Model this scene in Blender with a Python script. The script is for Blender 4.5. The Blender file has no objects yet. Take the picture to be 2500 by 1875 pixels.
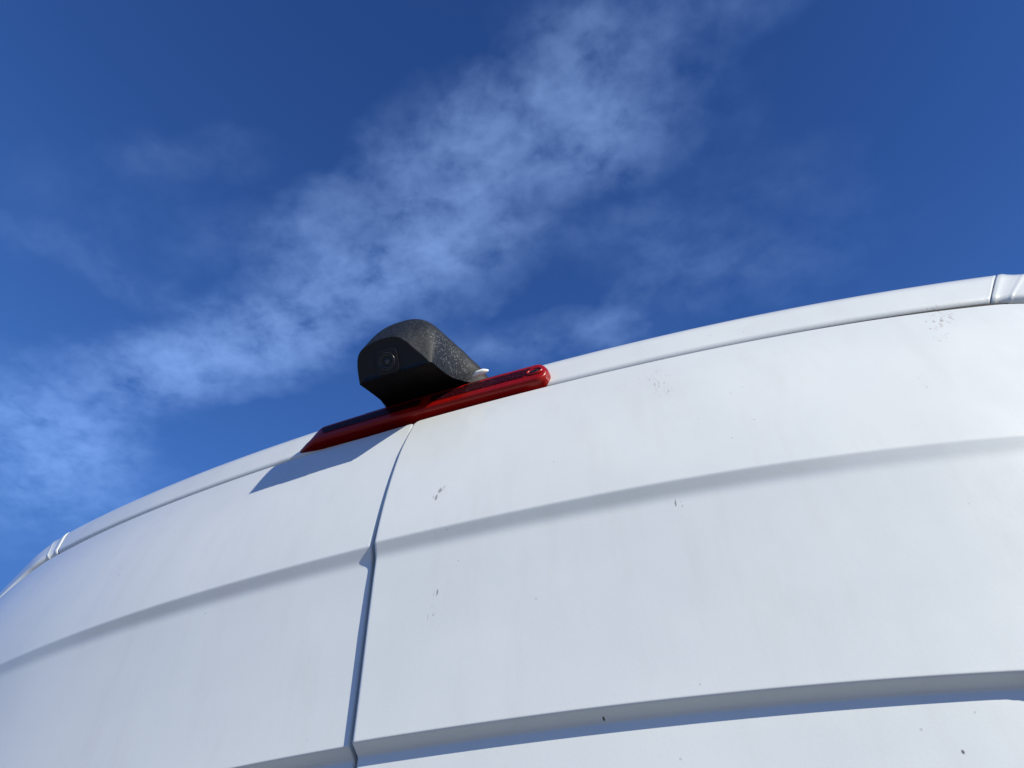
import bpy, math, random
import numpy as np
from mathutils import Matrix, Vector
S = bpy.context.scene
COL = S.collection

# ------------------------------------------------------------------ camera
CAM = np.array([0.3824, -0.6225, 1.8211]); YAW, PITCH, FPX = 0.3661, 0.8422, 1793.84
FW = np.array([-math.sin(YAW)*math.cos(PITCH), math.cos(YAW)*math.cos(PITCH), math.sin(PITCH)])
RT = np.array([math.cos(YAW), math.sin(YAW), 0.0]); UP = np.cross(RT, FW)
cd = bpy.data.cameras.new('camera'); cam = bpy.data.objects.new('camera', cd); COL.objects.link(cam)
m3 = np.stack([RT, UP, -FW], 1)
cam.matrix_world = Matrix([list(m3[i])+[CAM[i]] for i in range(3)]+[[0, 0, 0, 1]])
cd.lens = FPX/2500*36; cd.sensor_width = 36; cd.clip_start = 0.02; cd.clip_end = 5000
S.camera = cam
S.render.resolution_x, S.render.resolution_y = 1024, 768
def ray(u, v):
    d = FW+RT*(u-1250)/FPX+UP*(937.5-v)/FPX
    return d/np.linalg.norm(d)

# ------------------------------------------------------------------ sun and sky
SUN_AZ = math.radians(66.2)      # measured from the van's rearward direction (-y) towards +x
SUN_EL = math.radians(28.5)
sdir = Vector((math.sin(SUN_AZ)*math.cos(SUN_EL), -math.cos(SUN_AZ)*math.cos(SUN_EL), math.sin(SUN_EL)))
sl = bpy.data.lights.new('sun', 'SUN'); sl.energy = 5.0; sl.angle = math.radians(0.5); sl.color = (1, .96, .82)
so = bpy.data.objects.new('sun', sl); COL.objects.link(so)
so.rotation_euler = sdir.to_track_quat('Z', 'Y').to_euler(); so.location = (3, -3, 6)
S.view_settings.view_transform = 'Standard'; S.view_settings.look = 'None'
S.view_settings.exposure = 0.28; S.view_settings.gamma = 1
S.render.engine = 'CYCLES'

w = bpy.data.worlds.new('World'); S.world = w; w.use_nodes = True
nt = w.node_tree; nt.nodes.clear()
class G:
    """tiny node-graph helper"""
    def __init__(s, nt): s.nt = nt
    def n(s, t, **k):
        o = s.nt.nodes.new(t)
        for a, b in k.items(): setattr(o, a, b)
        return o
    def l(s, a, b): s.nt.links.new(a, b)
    def put(s, sock, v):
        if isinstance(v, bpy.types.NodeSocket): s.l(v, sock)
        elif v is not None: sock.default_value = v
    def m(s, op, a, b=None, c=None, clamp=False):
        o = s.n('ShaderNodeMath', operation=op, use_clamp=clamp)
        for i, v in enumerate((a, b, c)): s.put(o.inputs[i], v)
        return o.outputs[0]
    def vm(s, op, a, b=None, sc=None):
        o = s.n('ShaderNodeVectorMath', operation=op)
        s.put(o.inputs[0], a); s.put(o.inputs[1], b)
        if sc is not None: s.put(o.inputs['Scale'], sc)
        return o.outputs[0]
    def noise(s, v, scale, detail=4, rough=.5, dist=0, col=False, lac=2):
        o = s.n('ShaderNodeTexNoise'); s.put(o.inputs['Vector'], v)
        o.inputs['Scale'].default_value = scale; o.inputs['Detail'].default_value = detail
        o.inputs['Roughness'].default_value = rough; o.inputs['Distortion'].default_value = dist; o.inputs['Lacunarity'].default_value = lac
        return o.outputs[1 if col else 0]
    def rng(s, v, a, b, c=0., d=1., smooth=False):
        o = s.n('ShaderNodeMapRange', interpolation_type='SMOOTHSTEP' if smooth else 'LINEAR')
        s.put(o.inputs[0], v)
        for i, x in enumerate((a, b, c, d)): s.put(o.inputs[i+1], x)
        return o.outputs[0]
    def mix(s, f, a, b, blend='MIX'):
        o = s.n('ShaderNodeMix', data_type='RGBA', blend_type=blend)
        s.put(o.inputs[0], f); s.put(o.inputs[6], a); s.put(o.inputs[7], b)
        return o.outputs[2]
    def blob(s, vec, loc, scale, rotz=0, rot=None):
        """1 at the centre, 0 at the rim of an ellipsoid"""
        mp = s.n('ShaderNodeMapping', vector_type='TEXTURE'); s.put(mp.inputs[0], vec)
        mp.inputs['Location'].default_value = loc; mp.inputs['Scale'].default_value = scale
        mp.inputs['Rotation'].default_value = rot if rot else (0, 0, rotz)
        gr = s.n('ShaderNodeTexGradient', gradient_type='SPHERICAL'); s.l(mp.outputs[0], gr.inputs[0])
        return gr.outputs['Fac']
g = G(nt)
sky = g.n('ShaderNodeTexSky', sky_type='NISHITA', sun_disc=False, sun_elevation=SUN_EL,
          sun_rotation=math.atan2(sdir.x, sdir.y), altitude=1200, air_density=1.0, dust_density=0.0, ozone_density=3.0)
hs = g.n('ShaderNodeHueSaturation'); g.l(sky.outputs[0], hs.inputs['Color'])
hs.inputs['Hue'].default_value = .5; hs.inputs['Saturation'].default_value = 1.12; hs.inputs['Value'].default_value = 1.0
gm = g.n('ShaderNodeGamma'); g.l(hs.outputs[0], gm.inputs[0]); gm.inputs[1].default_value = 1.65
skc = g.vm('MINIMUM', g.vm('MULTIPLY', gm.outputs[0], (1.30, 1.02, .93)), (.66, 1.75, 4.95))
tc = g.n('ShaderNodeTexCoord'); D = tc.outputs['Generated']
sep = g.n('ShaderNodeSeparateXYZ'); g.l(D, sep.inputs[0])
rmp = g.n('ShaderNodeValToRGB'); g.l(g.m('ADD', sep.outputs[2], g.m('MULTIPLY', sep.outputs[0], .05)), rmp.inputs[0])
cr = rmp.color_ramp; cr.interpolation = 'B_SPLINE'
cr.elements[0].position = .25; cr.elements[0].color = (.062, .180, .50, 1)
cr.elements[1].position = 1.0; cr.elements[1].color = (.0130, .041, .158, 1)
for ps, cc in ((.50, (.052, .155, .46, 1)), (.66, (.036, .110, .35, 1)), (.82, (.0215, .069, .248, 1))):
    e = cr.elements.new(ps); e.color = cc
skc = g.mix(.78, skc, g.vm('SCALE', rmp.outputs[0], sc=10.0))
zc = g.m('MAXIMUM', sep.outputs[2], .05)
cmb = g.n('ShaderNodeCombineXYZ')
g.l(g.m('DIVIDE', sep.outputs[0], zc), cmb.inputs[0]); g.l(g.m('DIVIDE', sep.outputs[1], zc), cmb.inputs[1])
PL = cmb.outputs[0]                                  # coordinates on a flat high cloud deck
warp = g.vm('SUBTRACT', g.noise(PL, 5, 3, .55, col=True), (.5, .5, .5))
warp2 = g.vm('SUBTRACT', g.noise(PL, 20, 3, .6, col=True), (.5, .5, .5))
PW = g.vm('ADD', g.vm('ADD', PL, g.vm('SCALE', warp, sc=.16)), g.vm('SCALE', warp2, sc=.04))
PW = g.vm('MULTIPLY', PW, (1, 1, 0))
def deck(u, v):
    d = ray(u, v); return np.array([d[0]/d[2], d[1]/d[2]])
# cloud banks: place, half-axes and tilt of each bank, and how dense it is
BANKS = [(1690, 40, 300, 120, 20, .55), (1420, 60, 190, 120, 0, .6), (1300, 260, 230, 150, 35, .95), (1500, 330, 180, 130, 0, .6),
 (1040, 300, 170, 130, 30, .75), (1180, 430, 260, 170, 40, .85), (1460, 330, 160, 120, 60, .55),
 (900, 520, 270, 130, 35, .7), (1120, 620, 250, 150, 40, .95), (880, 690, 300, 130, 25, .9), (640, 800, 300, 90, 12, 1.0),
 (540, 890, 300, 100, 10, 1.05), (370, 930, 240, 110, 0, .75), (90, 1010, 260, 120, -20, .85), (180, 1130, 240, 130, -15, .75),
 (60, 1200, 240, 160, 0, .6), (330, 700, 400, 40, -28, .3), (450, 380, 200, 60, 10, .22), (1250, 860, 330, 60, 12, .7), (1490, 800, 130, 50, 50, .5),
 (1650, 640, 480, 110, -8, .38), (1850, 500, 500, 160, 0, .22), (700, 560, 300, 100, 20, .3), (1640, 230, 260, 120, -10, .35), (1000, 720, 200, 120, 0, .5), (250, 500, 600, 200, 0, .15)]
tot = None
for (u, v, ru, rv, ang, wt) in BANKS:
    c = deck(u, v); J = np.stack([(deck(u+1, v)-c), (deck(u, v+1)-c)], 1)
    a = math.radians(-ang); Rm = np.array([[math.cos(a), -math.sin(a)], [math.sin(a), math.cos(a)]])
    M = J@Rm@np.diag([ru*1.34, rv*1.34]); Uu, ss, _ = np.linalg.svd(M)
    b = g.blob(PW, (c[0], c[1], 0), (ss[0], ss[1], 1), math.atan2(Uu[1, 0], Uu[0, 0]))
    b = g.m('MULTIPLY', b, wt); tot = b if tot is None else g.m('ADD', tot, b)
st = g.vm('MULTIPLY', PL, (1.0, 1.25, 1))
fb = g.noise(st, 13, 8, .55, .25); fb2 = g.noise(PL, 38, 6, .6, .4)
fb3 = g.noise(PL, 5.5, 3, .5, .6)
fine = g.m('ADD', g.m('MULTIPLY', g.m('SUBTRACT', fb, .5), 2.1), g.m('MULTIPLY', g.m('SUBTRACT', fb2, .5), .8))
fine = g.m('ADD', fine, g.m('MULTIPLY', g.m('SUBTRACT', fb3, .5), 1.5))
dens = g.m('MULTIPLY', tot, g.m('ADD', 1.0, g.m('MULTIPLY', fine, 1.25)))
dens = g.m('MAXIMUM', g.m('SUBTRACT', dens, .05), 0.0)
dens = g.m('DIVIDE', g.m('MULTIPLY', g.m('POWER', dens, 1.2), 1.55), g.m('ADD', dens, 2.1))
mx = g.vm('ADD', skc, g.vm('SCALE', (1.25, 1.85, 2.95), sc=dens))
bg = g.n('ShaderNodeBackground'); g.l(mx, bg.inputs[0]); bg.inputs[1].default_value = .10
ow = g.n('ShaderNodeOutputWorld'); g.l(bg.outputs[0], ow.inputs[0])

# ------------------------------------------------------------------ materials
def mat(name):
    m = bpy.data.materials.new(name); m.use_nodes = True
    b = m.node_tree.nodes['Principled BSDF']; return m, G(m.node_tree), b
def P_(b, **k):
    for a, v in k.items(): b.inputs[a.replace('_', ' ')].default_value = v
def objc(g): return g.n('ShaderNodeTexCoord').outputs['Object']

def paint():
    m, g, b = mat('white_van_paint'); o = objc(g)
    P_(b, Roughness=.34, Coat_Weight=.8, Coat_Roughness=.07)
    b.inputs['Specular IOR Level'].default_value = .4
    base = g.mix(g.rng(g.noise(o, 7, 6, .6), .3, .7, 0, 1), (.69, .718, .72, 1), (.73, .758, .755, 1))
    # faint road film running down the panel
    st = g.noise(g.vm('MULTIPLY', o, (14, 14, 2.2)), 2, 6, .65)
    base = g.mix(g.rng(st, .50, .82, 0, .17), base, (.50, .47, .42, 1))
    # scattered tiny specks
    def spots(scale, thr, keep, size=1.0):
        v = g.n('ShaderNodeTexVoronoi'); g.l(o, v.inputs['Vector']); v.inputs['Scale'].default_value = scale
        d = g.rng(v.outputs['Distance'], thr*.6, thr, 1, 0)
        sp = g.n('ShaderNodeSeparateColor'); g.l(v.outputs['Color'], sp.inputs[0])
        return g.m('MULTIPLY', d, g.m('GREATER_THAN', sp.outputs[0], keep))
    base = g.mix(g.m('MULTIPLY', spots(28, .026, .94), .4), base, (.13, .10, .08, 1))
    base = g.mix(g.m('MULTIPLY', spots(70, .10, .93), .35), base, (.28, .25, .22, 1))
    # scuffs and brown bird/insect marks, each with its own place on the doors
    fl = g.noise(g.vm('MULTIPLY', o, (1.5, 1, .32)), 230, 3, .6); fl2 = g.noise(o, 90, 3, .6)
    for (x, z, rx, rz, ang, thr, amt, col) in SCUFFS:
        k = g.n('ShaderNodeMapping', vector_type='TEXTURE'); g.l(g.vm('MULTIPLY', o, (1, 0, 1)), k.inputs[0])
        k.inputs['Location'].default_value = (x, 0, z); k.inputs['Scale'].default_value = (rx, 1, rz); k.inputs['Rotation'].default_value = (0, ang, 0)
        gr = g.n('ShaderNodeTexGradient', gradient_type='SPHERICAL'); g.l(k.outputs[0], gr.inputs[0])
        a = g.m('MULTIPLY', g.rng(gr.outputs[1], 0, .45, 0, 1), g.rng(g.m('ADD', g.m('MULTIPLY', fl, .85), g.m('MULTIPLY', fl2, .15)), thr, thr+.06, 0, amt))
        base = g.mix(a, base, col)
    g.l(base, b.inputs['Base Color'])
    g.l(g.rng(g.noise(o, 20, 5, .6), .3, .7, .30, .42), b.inputs['Roughness'])
    bp = g.n('ShaderNodeBump'); bp.inputs['Strength'].default_value = .05; bp.inputs['Distance'].default_value = .001
    g.l(g.noise(o, 320, 2, .5), bp.inputs['Height'])
    b2 = g.n('ShaderNodeBump'); b2.inputs['Strength'].default_value = .35; b2.inputs['Distance'].default_value = .006
    g.l(g.noise(o, 4.5, 2, .4), b2.inputs['Height']); g.l(bp.outputs[0], b2.inputs['Normal']); g.l(b2.outputs[0], b.inputs['Normal'])
    return m
BR = (.30, .17, .12, 1); DK = (.10, .085, .07, 1)
SCUFFS = []                                           # filled below from the surface

# ------------------------------------------------------------------ the van's rear surface
XL = -0.020                                           # the doors meet here
b_ = lambda x: .0686*x*x+.0747*x**4
sm = lambda t: (lambda q: q*q*(3-2*q))(np.clip(t, 0, 1))
def zc1(x): return 2.3371-.0392*x*x
def zc2(x): return 2.1155-.0552*x*x
HW = .88; RC = .13
def ztop(x):
    x = np.asarray(x, float); a = np.abs(x)
    z = 2.5814-.0293*x*x+.0307*x**4
    t = np.clip(a-(HW-RC), 0, RC*.9995)
    return z-(RC-np.sqrt(RC*RC-t*t))
ZB = .62
REC = dict(x1=.652, zb=1.46, r=.10)
def rec_sd(x, z):
    """distance inside the window-shaped pressing (positive inside)"""
    cz = zc2(x); dxx = REC['x1']-np.abs(x); dzz = cz-z; dzb = z-REC['zb']; r = REC['r']
    m = np.minimum(dzz, dzb)
    ins = np.minimum(m, dxx)
    qx = r-dxx; qz = r-m
    cor = r-np.hypot(qx, qz)
    return np.where((qx > 0) & (qz > 0), cor, ins)
def ledge(t, soft):
    """t: drop below the crease 0..1 -> 0..1: tight convex edge, straight slope, long concave fade"""
    tt = np.clip(t, 0, 1)
    # integral of a slope curve
    a, bb = (.10, .36) if soft > 1 else (.12, .7)
    s = np.linspace(0, 1, 400)
    k = np.where(s < a, sm(s/a), np.where(s < bb, 1, (1-sm((s-bb)/(1-bb)))**soft))
    c = np.concatenate([[0], np.cumsum((k[1:]+k[:-1])/2)]); c /= c[-1]
    return np.interp(tt, s, c)
D1, H1 = .0068, .029
D2, H2 = .0138, .0098
def fade1(x): return 1-.62*sm((np.abs(x)-.30)/.45)
def surf(x, z, side):
    """y of the outer skin; side +1 right door, -1 left door"""
    h1 = z-zc1(x); h2 = zc2(x)-z; f1 = fade1(x)
    L = .2443
    t = np.clip(h1/L, 0, 1.3)
    mo = -.0090*np.clip((z-zc2(x))/(zc1(x)-zc2(x)), 0, 1)**1.5
    u0 = -.0090-D1*f1
    up = u0+(.03-u0)*(.3*t+.7*t*t)
    low = mo-D1*f1*(1-ledge(-h1/H1, 1.6))
    y = np.where(h1 > 0, up, low)
    sd = rec_sd(x, z)
    y = y+D2*ledge(sd/H2, .6)
    y = y+.010*np.clip(zc2(x)-z, 0, 2)*0              # the doors stand upright below
    if side > 0:                                      # the right door laps over the left one
        e = np.exp(-np.clip(x-XL, 0, 9)/.35)
        pr = np.interp(z, [1.0, 2.24, 2.29, 2.335, 2.50, 2.575], [.0062, .0062, .0056, .0046, .0038, .0006])
        y = y-pr*e
    return b_(x)+y
def onsurf(uv, side=1, off=0.):
    o = ray(*uv); t = 1.
    for _ in range(80):
        X = CAM+o*t; t -= (X[1]-surf(X[0], X[2], side)-off)/o[1]*.6
    return CAM+o*t
GAPPX = [(1003, 1050), (979, 1116), (953, 1174), (936, 1232), (924, 1274), (916, 1316), (921, 1359), (920, 1390), (911, 1459), (895, 1570), (879, 1686), (863, 1812)]
gp = [onsurf(p) for p in GAPPX]
gpoly = np.polyfit([p[2] for p in gp], [p[0] for p in gp], 2)
GZ0, GZ1 = gp[-1][2], gp[0][2]
def xgap(z): return np.polyval(gpoly, np.clip(z, GZ0, GZ1+.03))

def S_(px, rx, rz, ang, thr, amt, col):
    X = onsurf(px); SCUFFS.append((X[0], X[2], rx, rz, ang, thr, amt, col))
S_((2293, 765), .020, .040, .0, .55, .55, BR); S_((2285, 800), .014, .040, .2, .58, .55, BR)
S_((1598, 925), .022, .028, -.3, .57, .45, BR); S_((1620, 955), .014, .018, -.5, .56, .4, BR)
S_((2254, 935), .0020, .013, -.1, .49, .45, DK)
S_((1078, 1195), .004, .007, .6, .47, .6, DK); S_((1067, 1213), .003, .008, .5, .47, .6, DK); S_((1072, 1205), .012, .014, .5, .57, .5, DK)
S_((1052, 1500), .005, .011, .1, .54, .8, DK); S_((1064, 1448), .003, .006, .2, .50, .8, DK)
S_((1656, 1230), .006, .010, .2, .57, .7, DK); S_((1474, 1755), .0013, .0015, 0, .3, 1, (.02, .02, .02, 1))
S_((2351, 1836), .0014, .002, 0, .35, .9, DK); S_((280, 1395), .02, .02, 0, .6, .5, DK)
M_PAINT = paint()

# ------------------------------------------------------------------ mesh helpers
def tag(o, label=None, cat=None, kind=None, group=None):
    if label: o['label'] = label
    if cat: o['category'] = cat
    if kind: o['kind'] = kind
    if group: o['group'] = group
    return o
def link(name, verts, faces, material, parent=None, smooth=True, loc=(0, 0, 0)):
    me = bpy.data.meshes.new(name); me.from_pydata([tuple(map(float, v)) for v in verts], [], faces)
    me.update(); me.materials.append(material)
    if smooth: me.polygons.foreach_set('use_smooth', [True]*len(me.polygons))
    o = bpy.data.objects.new(name, me); COL.objects.link(o); o.parent = parent
    return o
def grid_faces(nr, nc, closed=False, flip=False, off=0):
    F = []
    for i in range(nr-1):
        for j in range(nc if closed else nc-1):
            j2 = (j+1) % nc
            q = (off+i*nc+j, off+i*nc+j2, off+(i+1)*nc+j2, off+(i+1)*nc+j)
            F.append(q[::-1] if flip else q)
    return F
def grid(name, A, material, parent=None, closed=False, flip=False):
    """A: rows x cols x 3"""
    return link(name, A.reshape(-1, 3), grid_faces(A.shape[0], A.shape[1], closed, flip), material, parent)

van = bpy.data.objects.new('van', None); COL.objects.link(van); van.location = (0, 0, 0)
tag(van, 'white high roof van with a red brake light and black camera above its rear doors', 'van')

# ------------------------------------------------------------------ rear doors
ER = .0028                                            # edge radius of the pressed skin
def door(side):
    n = 300
    u = np.linspace(0, 1, n)
    # sample columns: denser towards the gap edge and towards the rounded outer corner
    u = .5*u+.5*(1-np.cos(u*math.pi))/2
    a1 = np.linspace(0, 1, 46)**.9
    rows = []                                         # (kind, value)
    rows += [('low', v) for v in np.linspace(0, 1, 30)[:-1]]
    rows += [('c2', v) for v in np.concatenate([np.arange(-.16, -.06, .006), np.arange(-.06, .0061, .0011)])]
    rows += [('mid', v) for v in np.linspace(0, 1, 26)[1:-1]]
    rows += [('c1', v) for v in np.arange(-.085, .0021, .0012)]
    rows += [('up', v) for v in a1[1:]]
    X = np.zeros((len(rows), n)); Z = np.zeros_like(X)
    for i, (k, v) in enumerate(rows):
        z = np.full(n, 2.1)
        for _ in range(3):
            e = xgap(z)+(.0 if side > 0 else -np.interp(z, [2.0, 2.27, 2.32, 2.38, 2.55], [.0120, .0120, .0125, .0090, .0045]))
            x = e+(side*HW*.9996-e)*u
            zt = ztop(x)
            # small rounding of the door's inner top corner
            rr = .008 if side > 0 else .004
            q = np.clip(rr-np.abs(x-e), 0, rr*.97); zt = zt-(rr-np.sqrt(rr*rr-q*q))-(.0018 if side > 0 else .0042)
            if k == 'low': z = ZB+(zc2(x)-.16-ZB)*v
            if k == 'c2': z = zc2(x)+v
            if k == 'mid': z = zc2(x)+.0061+(zc1(x)-.085-zc2(x)-.0061)*v
            if k == 'c1': z = zc1(x)+v
            if k == 'up': z = zc1(x)+.0021+(zt-zc1(x)-.0021)*v
        X[i] = x; Z[i] = z
    Y = surf(X, Z, side)
    A = np.stack([X, Y, Z], -1)
    def rolled(B, nrm_fn):
        out = []
        base = B.copy(); nv = nrm_fn(B)
        for th in (25, 50, 75, 90):
            t = math.radians(th); q = base+nv*ER*math.sin(t); q[:, 1] += ER*(1-math.cos(t)); out.append(q)
        q = base+nv*ER; q[:, 1] += .022; out.append(q)
        return out
    def nrm(B, sgn):
        d = np.gradient(B[:, [0, 2]], axis=0); d /= np.linalg.norm(d, axis=1)[:, None]+1e-12
        return np.stack([-d[:, 1]*sgn, 0*d[:, 0], d[:, 0]*sgn], -1)
    # pull the edges in by the radius, then roll them back
    top = rolled(A[-1], lambda B: nrm(B, side)); bot = rolled(A[0], lambda B: -nrm(B, side))
    A = np.concatenate([np.stack(bot[::-1]), A, np.stack(top)], 0)
    inner = rolled(A[:, 0], lambda B: np.tile(np.array([-side, 0, 0.]), (len(B), 1)))
    outer = rolled(A[:, -1], lambda B: np.tile(np.array([side, 0, 0.]), (len(B), 1)))
    A = np.concatenate([np.stack(inner[::-1], 1), A, np.stack(outer, 1)], 1)
    o = grid('rear_door', A, M_PAINT, van, flip=(side < 0))
    o['label'] = 'right rear door, wide and clean lit, with brown scuffs' if side > 0 else 'left rear door curving away into shade, crossed by the camera shadow'
    return o
door(1); door(-1)

# rubber seals seen through the shut lines
m_rub, gq, bq = mat('black_rubber'); P_(bq, Base_Color=(.004, .004, .005, 1), Roughness=.8)
zz = np.linspace(ZB, 2.60, 200)
A = np.stack([np.stack([xgap(zz)+dx, b_(xgap(zz))+.024+np.interp(zz, [2.3, 2.6], [0, .03])+0*zz, zz], -1) for dx in (-.03, .03)], 1)
grid('door_seal', A, m_rub, van)
xx = np.linspace(-.84, .84, 200)
A = np.stack([np.stack([xx, b_(xx)+.03+dy, ztop(xx)+dz], -1) for dy, dz in ((.010, -.02), (.010, .004), (.014, .012), (.016, .022))], 0)
grid('door_seal', A, m_rub, van)

# ------------------------------------------------------------------ body frame round the doors, roof and sides
# closed outline of the opening, from bottom left over the top to bottom right
xt = HW*np.sin(np.linspace(-math.pi/2, math.pi/2, 700))
xt = np.sign(xt)*np.minimum(np.abs(xt), HW*.9999)
top = np.stack([xt, ztop(xt)], -1)
sz = top[-1, 1]
side_z = np.linspace(ZB, sz, 60)[:-1]
loop = np.concatenate([np.stack([0*side_z-HW, side_z], -1), top, np.stack([0*side_z+HW, side_z[::-1]], -1)])
seg = np.linalg.norm(np.diff(loop, axis=0), axis=1); arc = np.concatenate([[0], np.cumsum(seg)])
NL = 3600
ta = np.linspace(0, arc[-1], NL)
LP = np.stack([np.interp(ta, arc, loop[:, 0]), np.interp(ta, arc, loop[:, 1])], -1)
from_c = ta-arc[-1]/2                                 # signed arc distance from the top centre
dl = np.gradient(LP, axis=0); dl /= np.linalg.norm(dl, axis=1)[:, None]
nl = np.stack([-dl[:, 1], dl[:, 0]], -1)              # outward
for _ in range(150): nl[1:-1] = (nl[:-2]+nl[1:-1]*2+nl[2:])/4
nl /= np.linalg.norm(nl, axis=1)[:, None]
def prof(nroll=10, nface=40):
    """profile of the frame: outward distance, depth, normal angle"""
    pts = []; s, y = .0112, .018; R0 = .010
    pts.append((s, y+.03, -88)); pts.append((s, y, -88))
    a = np.linspace(-88, 13, nroll*2)
    for i in range(1, len(a)):
        am = math.radians((a[i]+a[i-1])/2); dsx = R0*math.radians(a[i]-a[i-1])
        s += dsx*math.cos(am); y += dsx*math.sin(am); pts.append((s, y, a[i]))
    ymin = y
    for _ in range(10):
        s += .0036*math.cos(math.radians(13)); y += .0036*math.sin(math.radians(13)); pts.append((s, y, 13))
    R1 = .058
    a = np.linspace(13, 84, nface*2)
    for i in range(1, len(a)):
        am = math.radians((a[i]+a[i-1])/2); dsx = R1*math.radians(a[i]-a[i-1])
        s += dsx*math.cos(am); y += dsx*math.sin(am); pts.append((s, y, a[i]))
    return [(p, q-ymin+.004, r) for p, q, r in pts]
PR = prof()
PR += [(PR[-1][0]+.012, PR[-1][1]+.15, 86), (PR[-1][0]+.03, PR[-1][1]+.6, 88), (PR[-1][0]+.035, PR[-1][1]+2.5, 90), (PR[-1][0]+.01, PR[-1][1]+4.8, 90), (PR[-1][0]-.12, PR[-1][1]+5.2, 90)]
JT = .747                                             # roof joint (arc distance from centre)
topf = 1-sm((np.abs(from_c)-.80)/.25)                 # 1 on the header, 0 on the pillars
def frame_grid(i0, i1, ridge=True, k0=0, k1=None):
    idx = np.arange(i0, i1)
    rowsA = []
    L = LP[idx]; N = nl[idx]; fc = from_c[idx]; T = topf[idx]; tdir = dl[idx]
    for (s, y, ang) in PR[k0:k1]:
        rec = .007*(1-sm((np.abs(L[:, 0])-.74)/.06))*T
        sc = 1.04+.16*(np.clip(np.abs(L[:, 0]), 0, .8)/.75)**2*T
        ss = s*sc
        sh = .66*np.sign(fc)*(np.clip(np.abs(fc)/.755, 0, 1))**3*T*min(s, .12)
        p = L+N*ss[:, None]+tdir*sh[:, None]
        lz = .03*T+(1-T)*.0
        yy = b_(L[:, 0])+lz+rec+y*(1+.12*T*(np.abs(L[:, 0])/.75)**2)+.25*np.clip(np.abs(p[:, 0])-np.abs(L[:, 0]), -.05, .1)*T
        q = np.stack([p[:, 0], yy, p[:, 1]], -1)
        if ridge:
            tau = np.abs(fc)-JT
            amp = .0009*np.exp(-((tau-.0052)/.0022)**2)+.0011*np.exp(-((tau-.0215)/.0014)**2)-.0004*np.exp(-((tau-.013)/.004)**2)
            amp = amp*float(sm((s-.004)/.008))
            r = math.radians(ang)
            q += np.stack([N[:, 0]*math.sin(r), -math.cos(r)+0*tau, N[:, 1]*math.sin(r)], -1)*amp[:, None]
        rowsA.append(q)
    return np.stack(rowsA, 0)
iL = int(np.searchsorted(from_c, -JT)); iR = int(np.searchsorted(from_c, JT))
NF = len(PR)-5
def roll_cols(A, first, last):
    """turn the cut edges of a panel inwards so that the joint reads as a real gap"""
    P = [A]
    if first: e = A[:, :1].copy(); e[..., 1] += .010; e[..., 2] -= .004; P = [e]+P
    if last: e = A[:, -1:].copy(); e[..., 1] += .010; e[..., 2] -= .004; P = P+[e]
    return np.concatenate(P, 1)
A = frame_grid(iL+1, iR, ridge=False, k0=0, k1=NF)
grid('rear_header', roll_cols(A, True, True), M_PAINT, van, flip=True)
A = frame_grid(iL+1, iR-1, ridge=False, k0=NF-1)
grid('roof', A, M_PAINT, van, flip=True)
for i0, i1, f, l in ((0, iL, False, True), (iR, NL, True, False)):
    idx = frame_grid(i0, i1)
    grid('side_panel', roll_cols(idx, f, l), M_PAINT, van, flip=True)
# dark joint sealer under the two roof joints
for ii in (iL, iR):
    A = frame_grid(ii-6, ii+6, ridge=False, k0=1, k1=NF); A[..., 1] += .005; A[..., 2] -= .003
    grid('joint_sealer', A, m_rub, van, flip=True)
# rear bumper under the doors (below the picture)
bx = np.linspace(-1.0, 1.0, 60)
sec = [(.10, .60), (-.02, .60), (-.06, .58), (-.07, .50), (-.05, .40), (.0, .36), (.12, .36)]
A = np.stack([np.stack([bx, b_(bx)+y, 0*bx+z], -1) for y, z in sec], 0)
m_blk, gq, bq = mat('grey_bumper_plastic'); P_(bq, Base_Color=(.05, .05, .055, 1), Roughness=.6)
grid('rear_bumper', A, m_blk, van)

# ------------------------------------------------------------------ ground
m_gr, gq, bq = mat('asphalt'); o_ = objc(gq)
gq.l(gq.mix(gq.noise(o_, 3, 8, .7), (.145, .155, .165, 1), (.205, .217, .23, 1)), bq.inputs['Base Color']); P_(bq, Roughness=.9)
R = 600.
gr = link('ground', [(-R, -R, 0), (R, -R, 0), (R, R, 0), (-R, R, 0)], [(0, 1, 2, 3)], m_gr, smooth=False)
tag(gr, kind='structure')

# ------------------------------------------------------------------ brake light
def lamp_mat():
    m, g, b = mat('red_lens'); o = objc(g)
    P_(b, Roughness=.30, Coat_Weight=.05, Coat_Roughness=.05); b.inputs['Specular IOR Level'].default_value = .26
    dust = g.rng(g.noise(o, 420, 4, .7), .60, .74, 0, .35)
    c = g.mix(g.noise(o, 60, 3), (.20, .002, .002, 1), (.29, .004, .002, 1))
    g.l(g.mix(dust, c, (.42, .16, .13, 1)), b.inputs['Base Color'])
    b.inputs['Subsurface Weight'].default_value = .0
    return m
def refl_mat():
    m, g, b = mat('dark_red_reflector'); o = objc(g)
    P_(b, Roughness=.35, Coat_Weight=.0, Coat_Roughness=.1); b.inputs['Specular IOR Level'].default_value = .1
    v = g.n('ShaderNodeTexVoronoi'); g.l(g.vm('MULTIPLY', o, (1, 1, 1)), v.inputs['Vector']); v.inputs['Scale'].default_value = 330
    d = g.rng(g.noise(o, 420, 5, .75), .58, .70, 0, .40)
    c = g.mix(g.rng(v.outputs['Distance'], .2, .7, 0, 1), (.012, .001, .003, 1), (.035, .002, .005, 1))
    g.l(g.mix(d, c, (.36, .15, .16, 1)), b.inputs['Base Color'])
    bp = g.n('ShaderNodeBump'); bp.inputs['Strength'].default_value = .4; bp.inputs['Distance'].default_value = .001
    g.l(v.outputs['Distance'], bp.inputs['Height']); g.l(bp.outputs[0], b.inputs['Normal'])
    return m
M_RED, M_REFL = lamp_mat(), refl_mat()
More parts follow.
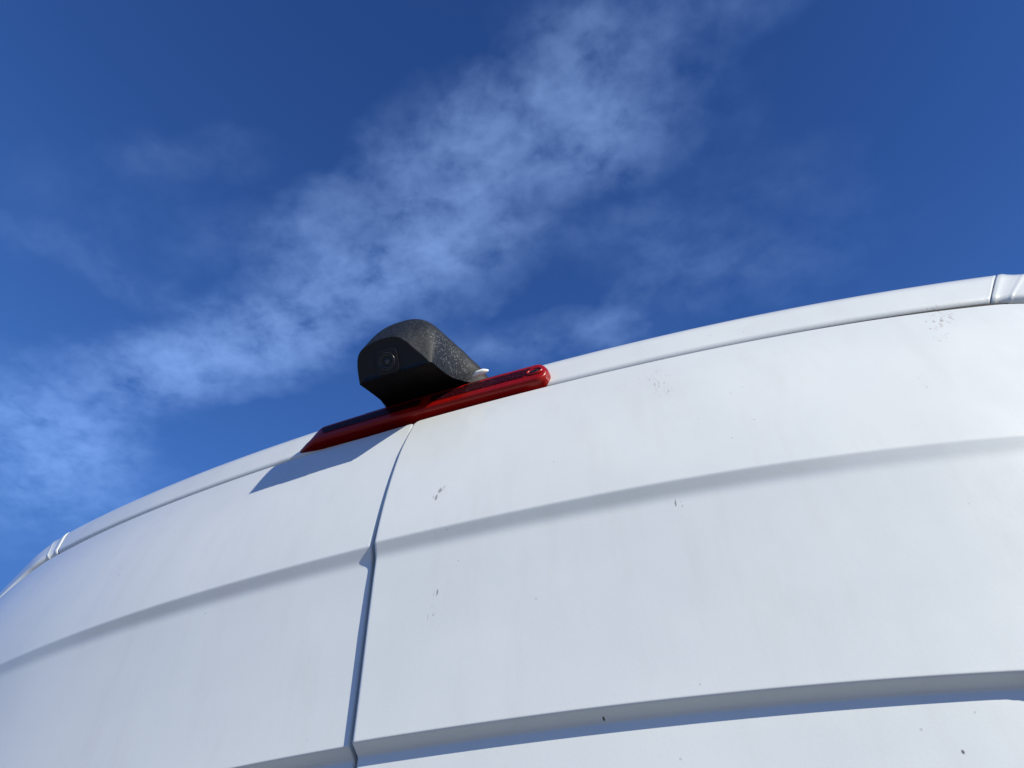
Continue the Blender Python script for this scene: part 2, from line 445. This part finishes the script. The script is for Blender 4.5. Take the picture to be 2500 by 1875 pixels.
LX0, LX1 = -.227, .186
LCX = (LX0+LX1)/2; LHW = (LX1-LX0)/2
def lamp_sec(x, shrink=0.):
    """closed outline in (depth offset l, z) of the lens at x, anticlockwise from the back bottom"""
    zb = 2.5940-.013*x; zt = 2.6385
    te = .018 if x > LCX else .042; e = max(0., (abs(x-LCX)-(LHW-te))/te); k = (max(0., 1-e*e)**.5 if x > LCX else max(0., 1-e**1.5)) if e > 0 else 1.
    zm = 2.612 if x > LCX else 2.601; zb2 = zm+(zb-zm)*k; zt2 = zm+(zt-zm)*k; th = (.7+.3*k) if x > LCX else (.35+.65*k)
    P = [(.052, zb2), (.034, zb2+.0005)]
    for a in np.linspace(-90, 0, 7): r = math.radians(a); P.append((.0290-.0060*math.cos(r), zb2+.0062+.0056*math.sin(r)))
    for t in np.linspace(.06, .94, 26): P.append((.0230+.0075*t**1.2-.0009*math.exp(-((t-.17)/.05)**2)+.0004*math.exp(-((t-.24)/.03)**2), zb2+.0062+(zt2-zb2-.0122)*t))
    for a in np.linspace(10, 90, 6): r = math.radians(a); P.append((.0310+.007*(1-math.cos(r)), zt2-.0055+.0055*math.sin(r)))
    P += [(.056, zt2), (.066, zt2-.002)]
    P = [(.050-(.050-l)*th, z) for l, z in P]
    return P
xs = np.concatenate([LX0+.042*(1-np.cos(np.linspace(0, math.pi/2, 14)))[:-1], np.linspace(LX0+.042, LX1-.018, 60), LX1-.018*(1-np.cos(np.linspace(math.pi/2, 0, 14)))[1:]])
rows = []
for x in xs:
    rows.append([(x, b_(x)+l, z) for l, z in lamp_sec(x)])
A = np.array(rows)
brake = grid('brake_light', A, M_RED, van, closed=False, flip=True)
brake['label'] = 'long red high level brake light above the door gap'
def lamp_pt(x, t, out=0.):
    """point on the front facet, t 0 bottom .. 1 top"""
    zb, zt = 2.5940-.013*x, 2.6405
    return np.array([x, b_(x)+.0230+.0075*t**1.2-out, zb+.0062+(zt-zb-.0122)*t])
for (xa, xb) in ((-.176, -.012), (.004, .152)):
    xx = np.linspace(xa, xb, 40); tt = np.linspace(.26, .80, 12)
    rr = []
    for k, t in enumerate(tt):
        sl_ = (t-.26)/.54*.010
        rr.append([lamp_pt(xa+(xb-xa)*(q-xa)/(xb-xa)+(sl_ if xb > 0 else -sl_)*((q-xa)/(xb-xa) if xb > 0 else 1-(q-xa)/(xb-xa)), t, .0006) for q in xx])
    grid('reflector', np.array(rr), M_REFL, brake)
# mounting screw in its well
m_scr, gq, bq = mat('dark_screw'); P_(bq, Base_Color=(.012, .012, .013, 1), Metallic=.3, Roughness=.35)
def disc_stack(name, c, nrm_, prof_, material, parent, seg=40, ex=1., xdir=None):
    """surface of revolution about nrm_: prof_ = [(radius, height)]"""
    n_ = Vector(nrm_).normalized(); xd = Vector(xdir) if xdir is not None else Vector((1, 0, 0)); xd = (xd-n_*xd.dot(n_)).normalized(); yd = n_.cross(xd)
    R_ = []
    for r, h in prof_:
        R_.append([Vector(c)+xd*(r*ex*math.cos(a))+yd*(r*math.sin(a))+n_*h for a in np.linspace(0, 2*math.pi, seg, endpoint=False)])
    return grid(name, np.array([[tuple(v) for v in q] for q in R_]), material, parent, closed=True)
for sx in (.167,):
    c = lamp_pt(sx, .48); nn = (0, -.94, .33)
    disc_stack('screw_well', c, nn, [(.0105, -.0008), (.0100, .0012), (.0090, .0018), (.0080, .0012), (.0074, -.0004)], M_RED, brake, ex=1.25)
    sc = disc_stack('screw', c, nn, [(.0076, .0001), (.0052, .0002), (.0050, .0010), (.0028, .0012), (.0024, .0006), (.0001, .0006)], m_scr, brake, ex=1.15)

# ------------------------------------------------------------------ reversing camera
def plastic(name, base, rough, dusty):
    m, g, b = mat(name); o = objc(g)
    c = base
    if dusty:
        n1 = g.rng(g.noise(o, 230, 6, .8, .4), .45, .66, 0, .75)
        # water spots on the right flank
        v = g.n('ShaderNodeTexVoronoi'); g.l(g.vm('ADD', o, g.vm('SCALE', g.noise(o, 120, 2, .5, col=True), sc=.006)), v.inputs['Vector']); v.inputs['Scale'].default_value = 320
        ring = g.rng(v.outputs['Distance'], .26, .38, 1, 0)
        sp = g.n('ShaderNodeSeparateColor'); g.l(v.outputs['Color'], sp.inputs[0])
        ring = g.m('MULTIPLY', ring, g.m('GREATER_THAN', sp.outputs[0], .38))
        area = g.blob(o, (.052, -.022, 2.655), (.038, .075, .032))
        ring = g.m('MULTIPLY', ring, g.rng(area, .05, .35, 0, .62))
        c1 = g.mix(n1, base, (.040, .047, .060, 1))
        c1 = g.mix(ring, c1, (.15, .165, .19, 1))
        g.l(c1, b.inputs['Base Color'])
        bp = g.n('ShaderNodeBump'); bp.inputs['Strength'].default_value = .35; bp.inputs['Distance'].default_value = .0008
        g.l(g.noise(o, 600, 3, .6), bp.inputs['Height']); g.l(bp.outputs[0], b.inputs['Normal'])
    else:
        v = g.n('ShaderNodeTexVoronoi'); g.l(o, v.inputs['Vector']); v.inputs['Scale'].default_value = 150
        sp = g.n('ShaderNodeSeparateColor'); g.l(v.outputs['Color'], sp.inputs[0])
        k = g.m('MULTIPLY', g.rng(v.outputs['Distance'], .05, .09, 1, 0), g.m('GREATER_THAN', sp.outputs[0], .86))
        g.l(g.mix(k, base, (.2, .2, .2, 1)), b.inputs['Base Color'])
    P_(b, Roughness=rough); b.inputs['Specular IOR Level'].default_value = .2
    return m
M_HOUS = plastic('dusty_black_plastic', (.007, .009, .013, 1), .55, True)
M_FACE = plastic('black_face_plastic', (.017, .018, .020, 1), .42, False)
M_DEEP = plastic('deep_black_plastic', (.004, .004, .0045, 1), .5, False)

FP0 = np.array([0, -.050, 2.602]); FD = np.array([0, -.0325, .043]); FD = FD/np.linalg.norm(FD)
FN = np.cross(np.array([1., 0, 0]), FD); FN = FN if FN[1] < 0 else -FN        # faces rearward and down
def onface(u, v, out=0.):
    o = ray(u, v); q = FP0+FN*out; t = np.dot(q-CAM, FN)/np.dot(o, FN); return CAM+o*t
CX = -.0140
def resample(P, n):
    P = np.array(P, float); d = np.concatenate([[0], np.cumsum(np.linalg.norm(np.diff(P, axis=0), axis=1))])
    t = np.linspace(0, d[-1], n); return np.stack([np.interp(t, d, P[:, i]) for i in range(P.shape[1])], -1)
def smooth1(P, it=3):
    P = P.copy()
    for _ in range(it): P[1:-1] = (P[:-2]+2*P[1:-1]+P[2:])/4
    return P
NR = 97
def face_ring(grow=0., back=0.):
    H = [(.0535, 0), (.0520, .004), (.0470, .011), (.0405, .019), (.0330, .029), (.0275, .0375), (.0215, .0440), (.0150, .0490), (.0070, .0525), (0, .0535)]
    Lf = [(-.0535, 0), (-.0538, .008), (-.0535, .016), (-.0525, .027), (-.0505, .037), (-.0460, .0440), (-.0380, .0490), (-.0230, .0525), (-.0080, .0535)]
    P = Lf+[(a, h) for a, h in H[:-1][::-1]]
    P = smooth1(resample(P, NR), 8)
    d = np.gradient(P, axis=0); d /= np.linalg.norm(d, axis=1)[:, None]
    nn = np.stack([-d[:, 1], d[:, 0]], -1)
    P = P+nn*grow
    Q = np.stack([CX+P[:, 0], FP0[1]+FD[1]*P[:, 1], FP0[2]+FD[2]*P[:, 1]], -1)
    return Q-FN*back
def ring(yb, zb, wb, yt, zt, ws, n):
    th = np.linspace(math.pi, 0, NR*3); c, s_ = np.cos(th), np.sin(th); ex = 2/n
    fr = np.abs(s_)**ex; X = np.sign(c)*np.abs(c)**ex*(wb+(ws-wb)*np.minimum(fr*1.4, 1))
    X = np.where(X < 0, X*np.interp(yb, [.0, .03, .055, .09], [1, .84, .66, .62]), X)
    return resample(np.stack([CX+X, yb+(yt-yb)*fr, zb+(zt-zb)*fr], -1), NR)
keys = [face_ring(.0005, .0), face_ring(.0016, .0005), face_ring(.0026, .0018),
        ring(-.0440, 2.6055, .0575, -.0600, 2.7090, .0625, 2.6),
        ring(-.0150, 2.6190, .0580, -.0250, 2.7190, .0725, 2.9),
        ring(.0100, 2.6300, .0620, .0140, 2.7110, .0900, 2.8),
        ring(.0300, 2.6390, .0730, .0480, 2.6950, .1090, 2.6),
        ring(.0550, 2.6450, .0980, .0850, 2.6720, .1240, 2.4),
        ring(.0900, 2.6500, .0900, .1100, 2.6580, .1120, 2.2)]
def catmull(K, m):
    out = []
    for i in range(len(K)-1):
        p0, p1, p2, p3 = K[max(i-1, 0)], K[i], K[i+1], K[min(i+2, len(K)-1)]
        for t in np.linspace(0, 1, m, endpoint=False):
            out.append(.5*((2*p1)+(-p0+p2)*t+(2*p0-5*p1+4*p2-p3)*t*t+(-p0+3*p1-3*p2+p3)*t**3))
    out.append(K[-1]); return out
rims = keys[:3]
body = catmull(keys[2:], 8)
allr = rims[:2]+body
camr = grid('reversing_camera', np.array(allr), M_HOUS, van)
camr['label'] = 'black dusty hooded reversing camera standing on the red brake light'
# underside between the two lower edges, set up a little behind a lip
und = []
for k in (2, 8, 14, 20, 26, 34, 42):
    r = allr[min(k, len(allr)-1)]; a, c = r[0], r[-1]
    row = []
    for t in np.linspace(0, 1, 25):
        lip = (0 if k < 8 else .003)*min(1, min(t, 1-t)/.06); row.append(a+(c-a)*t+np.array([0, 0, lip+(0 if k < 8 else .004)*math.sin(t*math.pi)]))
    und.append(row)
r = allr[0]; und.insert(0, [r[0]+(r[-1]-r[0])*t for t in np.linspace(0, 1, 25)])
grid('underside', np.array(und), M_DEEP, camr, flip=True)
# flat face plate
fr = [face_ring(.0005, 0), face_ring(-.0006, -.0001), face_ring(-.0012, .0006)]
fr = np.array(fr); cen = fr[-1].mean(0)
rows_ = list(fr)
for t in (.25, .5, .75, .999): rows_.append(fr[-1]+(cen-fr[-1])*t)
A = np.array(rows_)
A2 = np.concatenate([A, A[:, :1]], 1)
grid('face_plate', A2, M_FACE, camr, flip=False)
# square module with the lens
mc = [onface(*p, 0) for p in ((903.6, 863.4), (960, 849.6), (986, 899.5), (929, 917))]
m0 = sum(mc)/4
exv = (mc[1]-mc[0]+mc[2]-mc[3]); hx = np.linalg.norm(exv)/4; exv = exv/np.linalg.norm(exv)
eyv = np.cross(FN, exv); hy = np.linalg.norm((mc[0]-mc[3]+mc[1]-mc[2]))/4
hx = hy = (hx+hy)/2
def sqring(g_, h):
    out = []
    for a in np.linspace(0, 2*math.pi, 72, endpoint=False):
        c, s_ = math.cos(a), math.sin(a); e = 2/5.5
        out.append(m0+exv*(math.copysign(abs(c)**e, c)*(hx+g_))+eyv*(math.copysign(abs(s_)**e, s_)*(hy+g_))+FN*h)
    return out
grid('module_frame', np.array([sqring(.0009, -.0012), sqring(.0007, .0), sqring(.0003, .0003), sqring(.0000, -.0004), sqring(-.0003, -.0004), sqring(-.0006, .0004), sqring(-.0012, .0005), sqring(-.008, .0005)]), M_FACE, camr, closed=True)
lc = onface(944, 882, 0)
m_len, gq, bq = mat('lens_barrel'); P_(bq, Base_Color=(.028, .03, .034, 1), Roughness=.28)
m_gls, gq, bq = mat('lens_glass'); P_(bq, Base_Color=(.010, .011, .014, 1), Roughness=.04, Coat_Weight=1.)
lens = disc_stack('lens', lc, FN, [(.0128, .0003), (.0126, .0012), (.0119, .0014), (.0115, -.0006), (.0104, -.0010), (.0101, .0010), (.0094, .0011), (.0084, -.0010), (.0064, -.0014), (.0061, -.0002), (.0056, -.0002), (.0053, -.0012), (.0040, -.0012), (.0038, -.0004), (.0034, -.0004)], m_len, camr, seg=64)
disc_stack('lens_glass', lc, FN, [(.0034, -.0005), (.0028, .0001), (.0018, .0005), (.0008, .0007), (.00005, .0007)], m_gls, lens, seg=48)
# thin base plate between housing and lens, with its stepped ends
xx = np.linspace(-.115, .122, 60); rows_ = []
for (dl_, z, sh) in ((.035, 2.634, 0), (.0345, 2.6395, .002), (.0365, 2.6412, .005), (.060, 2.6420, .006), (.10, 2.650, .006)):
    rows_.append([(x*(1-sh*8/1)*1.0, b_(x)+dl_, z) for x in xx])
grid('base_plate', np.array(rows_), M_DEEP, camr, flip=False)
# added white blob standing in for the bright patch at the hood's foot
m_wh, gq, bq = mat('patch_white'); P_(bq, Base_Color=(.85, .85, .84, 1), Roughness=.35)
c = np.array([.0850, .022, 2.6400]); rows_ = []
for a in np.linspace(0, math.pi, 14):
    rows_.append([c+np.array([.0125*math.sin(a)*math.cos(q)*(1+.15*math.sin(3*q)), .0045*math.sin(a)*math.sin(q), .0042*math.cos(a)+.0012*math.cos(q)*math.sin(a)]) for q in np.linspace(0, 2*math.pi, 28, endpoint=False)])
grid('bright_patch', np.array(rows_), m_wh, camr, closed=True)
